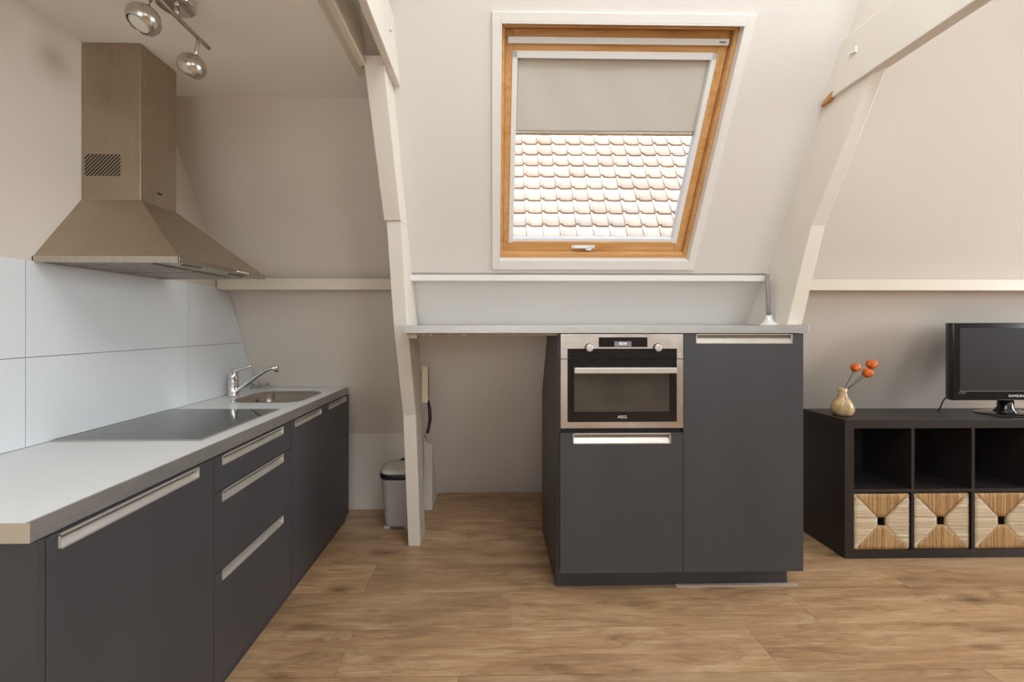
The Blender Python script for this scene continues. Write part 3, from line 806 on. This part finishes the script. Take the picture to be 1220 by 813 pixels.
# ------------------------------------------------------------ oven block
YF = 2.26
iw = thing('breakfast_worktop', (.57, 2.4, 1.29), 'long pale worktop running from the left white truss over the oven block', 'worktop')
b = MB(); b.prism([(2.258, 1.293), (2.258, 1.330), (2.71, 1.330), (2.735, 1.293)], -.427, 1.564); b.build('board', M['wtop'], iw)
b = MB(); b.box(-.427, 1.564, 2.250, 2.258, 1.2925, 1.3308); b.build('metal_edge', M['edge'], iw, bevel=.001)
b = MB(); b.box(-.42, .32, 2.28, 2.30, 1.280, 1.2925)
for xx in (-.30, -.14, .09): b.box(xx-.006, xx+.006, 2.262, 2.28, 1.278, 1.2925)
b.box(-.415, -.37, 2.265, 2.31, 1.268, 1.2925)
b.build('support_rail', M['rail'], iw)

ov_c = thing('oven_cabinet', (.63, 2.55, 0), 'tall dark grey cabinet housing the oven with a door underneath', 'cabinet')
b = MB(); b.prism([(2.350, 0), (3.0, 0), (3.0, .90), (2.71, 1.2915), (2.285, 1.2915), (2.285, .108), (2.350, .108)], .3225, .3385); b.build('side_panel', M['front'], ov_c)
b = MB(); b.box(.340, .940, 2.285, 2.30, .80, .824); b.box(.340, .938, 2.281, 2.72, .105, .80)
b.build('carcass', M['darkin'], ov_c)
front(ov_c, 'door', 'x', .332, .9385, .112, .801, YF, -1, .019, (.394, .878, .747, .7995))
fr_c = thing('tall_cabinet', (1.24, 2.55, 0), 'dark grey cabinet with one full-height door to the right of the oven', 'cabinet')
b = MB(); b.prism([(2.281, .105), (2.86, .105), (2.86, .95), (2.70, 1.2915), (2.281, 1.2915)], .942, 1.535); b.build('carcass', M['front'], fr_c)
front(fr_c, 'door', 'x', .9415, 1.540, .112, 1.290, YF, -1, .019, (1.003, 1.485, 1.240, 1.2885))
b = MB(); b.box(.339, 1.500, 2.350, 2.366, 0, .104); b.box(1.500, 1.516, 2.350, 2.85, 0, .104)
tag(b.build('plinth', M['front']), 'dark plinth board on the floor under the oven block', 'plinth')
b = MB(); b.box(.93, 1.56, 2.325, 2.350, 0, .006)
tag(b.build('floor_strip', M['lipline'], bevel=.002), 'thin pinkish floor strip along the foot of the oven block plinth', 'floor strip')

# oven
ov = thing('built_in_oven', (.635, 2.4, .824), 'compact stainless steel built-in oven with black glass door and two knobs', 'oven')
OX0, OX1, OZ0, OZ1 = .334, .938, .826, 1.288; ZS = 1.166
b = MB(); b.box(.345, .925, 2.282, 2.70, .835, 1.28); 
# casing shell with an open front cavity
b.bm.free(); b = MB()
b.box(.345, .925, 2.285, 2.292, 1.16, 1.28); b.box(.345, .925, 2.62, 2.63, .835, 1.28); b.box(.345, .352, 2.285, 2.63, .835, 1.28); b.box(.918, .925, 2.285, 2.63, .835, 1.28)
b.box(.345, .925, 2.285, 2.63, .83, .84); b.box(.345, .925, 2.285, 2.63, 1.275, 1.285)
b.build('cavity', M['pipe'], ov)
for zz in (.93, 1.00):
    b = MB()
    b.tube([(.37, 2.33, zz), (.90, 2.33, zz)], .003, 8); b.tube([(.37, 2.60, zz), (.90, 2.60, zz)], .003, 8)
    for k in range(18): b.tube([(.38+k*.030, 2.33, zz), (.38+k*.030, 2.60, zz)], .0018, 6)
    b.build('oven_rack', M['nickel'], ov)
def ring(mb, x0, x1, z0, z1, ix0, ix1, iz0, iz1, ya, yb):
    mb.box(x0, ix0, ya, yb, z0, z1); mb.box(ix1, x1, ya, yb, z0, z1); mb.box(ix0, ix1, ya, yb, z0, iz0); mb.box(ix0, ix1, ya, yb, iz1, z1)
b = MB(); ring(b, OX0, OX1, OZ0, ZS-.002, .367, .907, .856, ZS-.002, YF-.004, 2.284); door = b.build('door', M['steelx'], ov)
b = MB(); ring(b, .367, .907, .856, ZS-.002, .400, .870, .907, 1.100, YF-.0045, 2.270); b.build('door_glass', M['gblack'], door)
b = MB(); b.box(.400, .870, YF-.0043, YF-.001, .907, 1.100); b.build('door_window', M['ovenglass'], door)
b = MB(); b.box(.394, .892, YF-.045, YF-.033, 1.098, 1.126); b.box(.41, .425, YF-.035, YF-.003, 1.104, 1.120); b.box(.865, .880, YF-.035, YF-.003, 1.104, 1.120)
b.build('door_handle', M['handle'], door, bevel=.003)
text('brand_lettering', 'AEG', .020, (.637, YF-.0052, .880), (PI/2, 0, 0), M['text'], door, sx=1.25)
b = MB(); b.box(OX0, OX1, YF-.004, 2.284, ZS+.001, OZ1); cp = b.build('control_panel', M['steelx'], ov, bevel=.0008)
b = MB(); b.box(.367, .907, YF-.0052, YF-.003, ZS+.001, 1.2165); b.build('touch_strip', M['gblack'], cp)
b = MB(); b.box(.521, .761, YF-.0052, YF-.003, 1.224, 1.272); ds = b.build('display', M['gblack'], cp)
b = MB(); b.box(.598, .682, YF-.0058, YF-.005, 1.227, 1.252); b.build('display_window', M['lcd'], ds)
text('display_digits', '02:54', .017, (.640, YF-.0062, 1.2405), (PI/2, 0, 0), M['digits'], ds)
for xx in (.473, .811):
    b = MB(); rt = Matrix.Rotation(PI/2, 3, 'X')
    b.lathe([(.0215, 0), (.0215, .004)], (xx, YF-.004, 1.2205), 32, rt); kc = b.build('knob_collar', M['black'], cp)
    b = MB(); b.lathe([(.0185, .004), (.0185, .016), (.017, .019), (.012, .020)], (xx, YF-.004, 1.2205), 32, rt); b.build('knob', M['handle'], cp)

# grey pipe with clear collar at the right end of the worktop
pp = thing('grey_pipe', (1.468, 2.40, 1.331), 'thin grey pipe rising from a clear cone collar at the right end of the worktop', 'pipe')
b = MB(); b.tube([(1.470, 2.432, 1.365), (1.470, 2.434, 1.45), (1.468, 2.436, 1.53), (1.467, 2.438, 1.604)], .0110, 14); b.build('tube', M['pipe'], pp)
b = MB(); b.lathe([(.048, 1.3315), (.044, 1.337), (.026, 1.352), (.018, 1.368), (.017, 1.385), (.0145, 1.385), (.015, 1.366), (.022, 1.350), (.040, 1.334)], (1.470, 2.430, 0), 28); b.build('collar', M['collar'], pp)

# ------------------------------------------------------------ shelf unit with baskets
KX0, KY0, KY1, KH = 2.006, 2.592, 2.945, .7925
ku = thing('cube_shelf_unit', (2.75, 2.76, 0), 'low black-brown cube shelf unit against the right wall, two rows of open cubes', 'shelf unit')
pitch = .3515; t_o = .053; t_i = .018
KX1 = KX0 + 2*t_o + 4*pitch - t_i
b = MB(); b.box(KX0, KX1, KY0, KY1, KH-.050, KH); b.build('top_panel', M['shelf'], ku, bevel=.001)
b = MB(); b.box(KX0, KX1, KY0, KY1, 0, .047); b.build('bottom_panel', M['shelf'], ku, bevel=.001)
for xa in (KX0, KX1-t_o):
    b = MB(); b.box(xa, xa+t_o, KY0, KY1, .047, KH-.050); b.build('side_panel', M['shelf'], ku, bevel=.001)
b = MB(); b.box(KX0+t_o, KX1-t_o, KY0+.002, KY1, .377, .395); b.build('middle_shelf', M['shelf'], ku)
for k in range(1, 4):
    xa = KX0+t_o+k*pitch-t_i
    for z0, z1 in ((.047, .377), (.395, KH-.05)):
        b = MB(); b.box(xa, xa+t_i, KY0+.002, KY1, z0, z1); b.build('divider', M['shelf'], ku)
b = MB(); b.box(KX0+t_o, KX1-t_o, KY1-.006, KY1-.001, .047, KH-.05); b.build('back_panel', M['shelf'], ku)

def basket(x0):
    S = .318; z0, z1 = .0485, .0485+.316; yf = KY0+.006; yb = yf+.32
    root = thing('seagrass_basket', (x0+S/2, yf+.16, z0), '', 'basket', 'seagrass baskets in the bottom row of the shelf')
    b = MB().color()
    r = random.Random(5)
    ft = .012
    def bxc(*a): 
        f = b.box(*a); b.paint(f, (.5, .5, .5, 1))
    bxc(x0, x0+ft, yf+.006, yb, z0, z1-.004); bxc(x0+S-ft, x0+S, yf+.006, yb, z0, z1-.004); bxc(x0, x0+S, yb-ft, yb, z0, z1-.004); bxc(x0, x0+S, yf+.006, yb, z0, z0+ft)
    c_ = S/2; hh_ = .026
    ring_ = [(x0+ft, x0+c_-hh_, z0+ft, z1-.01), (x0+c_+hh_, x0+S-ft, z0+ft, z1-.01), (x0+c_-hh_, x0+c_+hh_, z0+ft, z0+c_-hh_), (x0+c_-hh_, x0+c_+hh_, z0+c_+hh_, z1-.01)]
    for a, c, e, f_ in ring_: bxc(a, c, yf+.006, yf+.012, e, f_)
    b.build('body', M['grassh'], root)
    st = .0066; n = int(S/st)
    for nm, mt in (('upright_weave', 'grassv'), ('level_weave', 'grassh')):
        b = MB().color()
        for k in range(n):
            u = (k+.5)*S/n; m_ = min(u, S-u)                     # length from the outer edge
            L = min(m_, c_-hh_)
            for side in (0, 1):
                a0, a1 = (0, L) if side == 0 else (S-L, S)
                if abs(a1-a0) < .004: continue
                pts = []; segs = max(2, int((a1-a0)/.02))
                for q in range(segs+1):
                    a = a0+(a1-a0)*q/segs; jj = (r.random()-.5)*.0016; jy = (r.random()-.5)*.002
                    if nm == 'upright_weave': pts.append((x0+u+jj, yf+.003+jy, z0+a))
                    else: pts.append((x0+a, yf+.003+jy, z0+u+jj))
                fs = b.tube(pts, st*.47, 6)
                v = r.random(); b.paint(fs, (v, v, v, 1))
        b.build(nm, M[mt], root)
    b = MB().color()
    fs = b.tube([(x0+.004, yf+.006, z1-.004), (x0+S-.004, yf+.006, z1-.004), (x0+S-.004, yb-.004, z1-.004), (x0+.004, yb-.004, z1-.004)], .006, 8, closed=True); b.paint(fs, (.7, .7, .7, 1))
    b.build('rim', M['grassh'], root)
    return root
bk = basket(KX0+t_o+.007)
bk['label'] = 'seagrass basket in the bottom cube nearest the oven block, leftmost of the baskets'
labs = ['seagrass basket between two other baskets in the bottom row of the shelf', 'seagrass basket below the television stand, rightmost of the baskets']
for k in (1, 2):
    c = copy_tree(bk); c.location.x += pitch*k; c['label'] = labs[k-1]
    if k == 1: c.location.y += .004; c.rotation_euler.z = math.radians(-.6)

# vase and flowers
vx, vy = 2.092, 2.722
vs = tag(MB().build('vase', M['vase']) if False else None, '', '') if False else None
b = MB(); b.lathe([(.030, .7925), (.045, .796), (.056, .812), (.060, .832), (.057, .852), (.046, .876), (.032, .897), (.0245, .915), (.0225, .935), (.0245, .957), (.022, .957), (.019, .935), (.020, .915)], (vx, vy, 0), 36)
tag(b.build('vase', M['vase']), 'small beige pear-shaped ceramic vase on the left end of the shelf unit', 'vase')
def at(u, v, y):
    a = (u-CX)/F; d = (a*math.cos(TH)+math.sin(TH), math.cos(TH)-a*math.sin(TH), (CY-v)/F); t = y/d[1]
    return Vector((d[0]*t, y, H+d[2]*t))
fl_specs = [((1019.5, 438), 2.715, .031, (1011, 468), 'orange flower standing upright in the vase, lowest reach to the left', .3, -.002),
            ((1038.5, 434.5), 2.745, .034, (1028, 452), 'orange flower furthest right and highest in the vase', .9, .002),
            ((1034, 444.5), 2.690, .033, (1024, 455), 'orange flower leaning right just below the highest bloom', 1.2, 0)]
labsf = ['orange flower on the left, upright on its own short stem in the vase', 'highest orange flower, at the upper right in the vase', 'orange flower leaning right just below the highest bloom']
for i, ((u, v), yy, rr, _m, _l, tilt, off) in enumerate(fl_specs):
    c = at(u, v, yy); base = Vector((vx+off*2, vy+off, .93))
    root = thing('flower', base, labsf[i], 'flower', 'orange flowers in the beige vase')
    mid = (base+c)/2 + Vector((.010 if i else -.002, 0, -.008)); b = MB(); pts = []
    for k in range(9):
        t = k/8; pts.append(tuple(base*(1-t)**2 + mid*2*t*(1-t) + c*t*t))
    b.tube(pts, .0020, 8); b.build('stem', M['stem'], root)
    d = (c-mid).normalized(); rot = Vector((0, 0, 1)).rotation_difference(d).to_matrix()
    b = MB(); r_ = random.Random(i)
    for k in range(7):
        a = 2*PI*k/7 + r_.random()*.3; rad = rr*(.92 if k % 2 else .82); lay = []
        wv, ht = rr*.62, rr*1.55
        for q in range(6):
            t = q/5; row = []
            for s_ in range(5):
                ss = (s_-2)/2; ww = wv*math.sin(PI*min(1, .15+t*.80))**.6
                R0 = rad*(math.sin(PI*(.10+.72*t))**.8); ang = a + ss*ww/rr*1.0
                row.append(b.bm.verts.new(c + rot @ Vector((R0*math.cos(ang), R0*math.sin(ang), -ht*.5+ht*t - .10*rr*ss*ss))))
            lay.append(row)
        for q in range(5):
            for s_ in range(4):
                f = b.bm.faces.new([lay[q][s_], lay[q][s_+1], lay[q+1][s_+1], lay[q+1][s_]]); f.smooth = True
    b.lathe([(rr*.2, -rr*.74), (rr*.74, -rr*.45), (rr*.80, 0), (rr*.62, rr*.4), (rr*.25, rr*.62)], c, 14, rot)
    o = b.build('bloom', M['petal'], root); sm = o.modifiers.new('s', 'SOLIDIFY'); sm.thickness = .0012

# television
tv = thing('television', (3.15, 2.74, KH), 'black flat-screen television standing on the shelf unit', 'television')
TX0, TX1, TZ0, TZ1, TY = 2.762, 3.548, .880, 1.346, 2.718
b = MB()
prof = [(TX0+.006, TY), (TX1-.006, TY), (TX1, TY+.006), (TX1, TY+.030), (TX1-.012, TY+.060), (TX1-.06, TY+.078), (TX0+.06, TY+.078), (TX0+.012, TY+.060), (TX0, TY+.030), (TX0, TY+.006)]
b.prism(prof, TZ0, TZ1, 'z'); hs_ = b.build('housing', M['gblack'], tv, bevel=.004)
b = MB(); b.box(TX0+.040, TX1-.040, TY-.0015, TY+.001, TZ0+.058, TZ1-.032); b.build('screen', M['tvscreen'], hs_)
b = MB(); b.box(TX0+.038, TX1-.038, TY-.002, TY, TZ0+.0545, TZ0+.0568); b.build('trim_line', M['pipe'], hs_)
text('brand_lettering', 'SAMSUNG', .020, (3.155, TY-.001, TZ0+.026), (PI/2, 0, 0), M['text'], hs_, sx=1.2)
b = MB()
for xa, xb in ((2.795, 2.803), (2.808, 2.820), (2.826, 2.838)): b.box(xa, xb, TY-.001, TY, TZ0+.043, TZ0+.047)
b.build('small_print', M['pipe'], hs_)
b = MB(); b.lathe([(.060, .800), (.052, .812), (.038, .83), (.036, .885)], (3.135, 2.765, 0), 30); b.build('neck', M['gblack'], tv)
b = MB(); b.lathe([(.150, .7928), (.150, .797), (.143, .800), (.05, .806)], (3.15, 2.760, 0), 48, sx=1.25, sy=.80); b.build('foot', M['gblack'], tv)
b = MB(); b.tube([(2.80, 2.80, .885), (2.79, 2.81, .86), (2.785, 2.82, .82), (2.79, 2.84, .797)], .004, 8); b.build('cable', M['black'], tv)

# ------------------------------------------------------------ the neighbouring pantiled roof seen through the window
rf = thing('neighbouring_roof', (1.2, 6.5, 0), 'sunlit roof of pale orange clay pantiles seen through the roof window', 'roof')
PA = math.radians(59.5); pc, ps = math.cos(PA), math.sin(PA)
RO = Vector((0, 5.35, 1.25)); RU = Vector((0, pc, ps)); RN = Vector((0, -ps, pc))
b = MB().color(); r = random.Random(11)
pw, ph = .222, .236
prof = [(0, .004), (.03, .026), (.09, .032), (.15, .026), (.20, .008), (.35, .0), (.75, .0), (.94, .003), (1.0, .008)]
for row in range(-3, 24):
    for col in range(-7, 27):
        c = (r.random(), .9 if (row, col) == (4, 8) else .1, r.random(), 1)
        dz = (r.random()-.5)*.006; ds_ = (r.random()-.5)*.010
        lo_v, hi_v, un_v = [], [], []
        for u, hgt in prof:
            x = (col+u)*pw - .02*0; sdip = -.014*math.exp(-((u-.14)/.12)**2)*-1
            s0 = row*ph - .028 + ds_ + sdip
            lo_v.append(b.bm.verts.new(RO+Vector((x, 0, 0))+RU*s0+RN*(hgt+.030+dz)))
            hi_v.append(b.bm.verts.new(RO+Vector((x, 0, 0))+RU*(row*ph+ph+.01)+RN*(hgt+.0)))
            un_v.append(b.bm.verts.new(RO+Vector((x, 0, 0))+RU*(s0+.004)+RN*(hgt+.004)))
        fs = []
        for i in range(len(prof)-1):
            f = b.bm.faces.new([lo_v[i], lo_v[i+1], hi_v[i+1], hi_v[i]]); f.smooth = True; fs.append(f)
            fs.append(b.bm.faces.new([un_v[i], un_v[i+1], lo_v[i+1], lo_v[i]]))
        b.paint(fs, c)
b.build('pantiles', M['pantile'], rf)
b = MB(); p0 = RO+RU*(-.8)-RN*.05; p1 = RO+RU*5.7-RN*.05
b.prism([(p0.y, p0.z), (p1.y, p1.z), (p1.y+.4, p1.z), (p0.y+.4, p0.z)], -1.7, 6.1); b.build('roof_deck', M['wallpale'], rf)
b = MB(); b.box(-1.6, 6.0, p0.y+.25, p0.y+.55, -3, p0.z+.2); b.build('wall', M['wallpale'], rf)
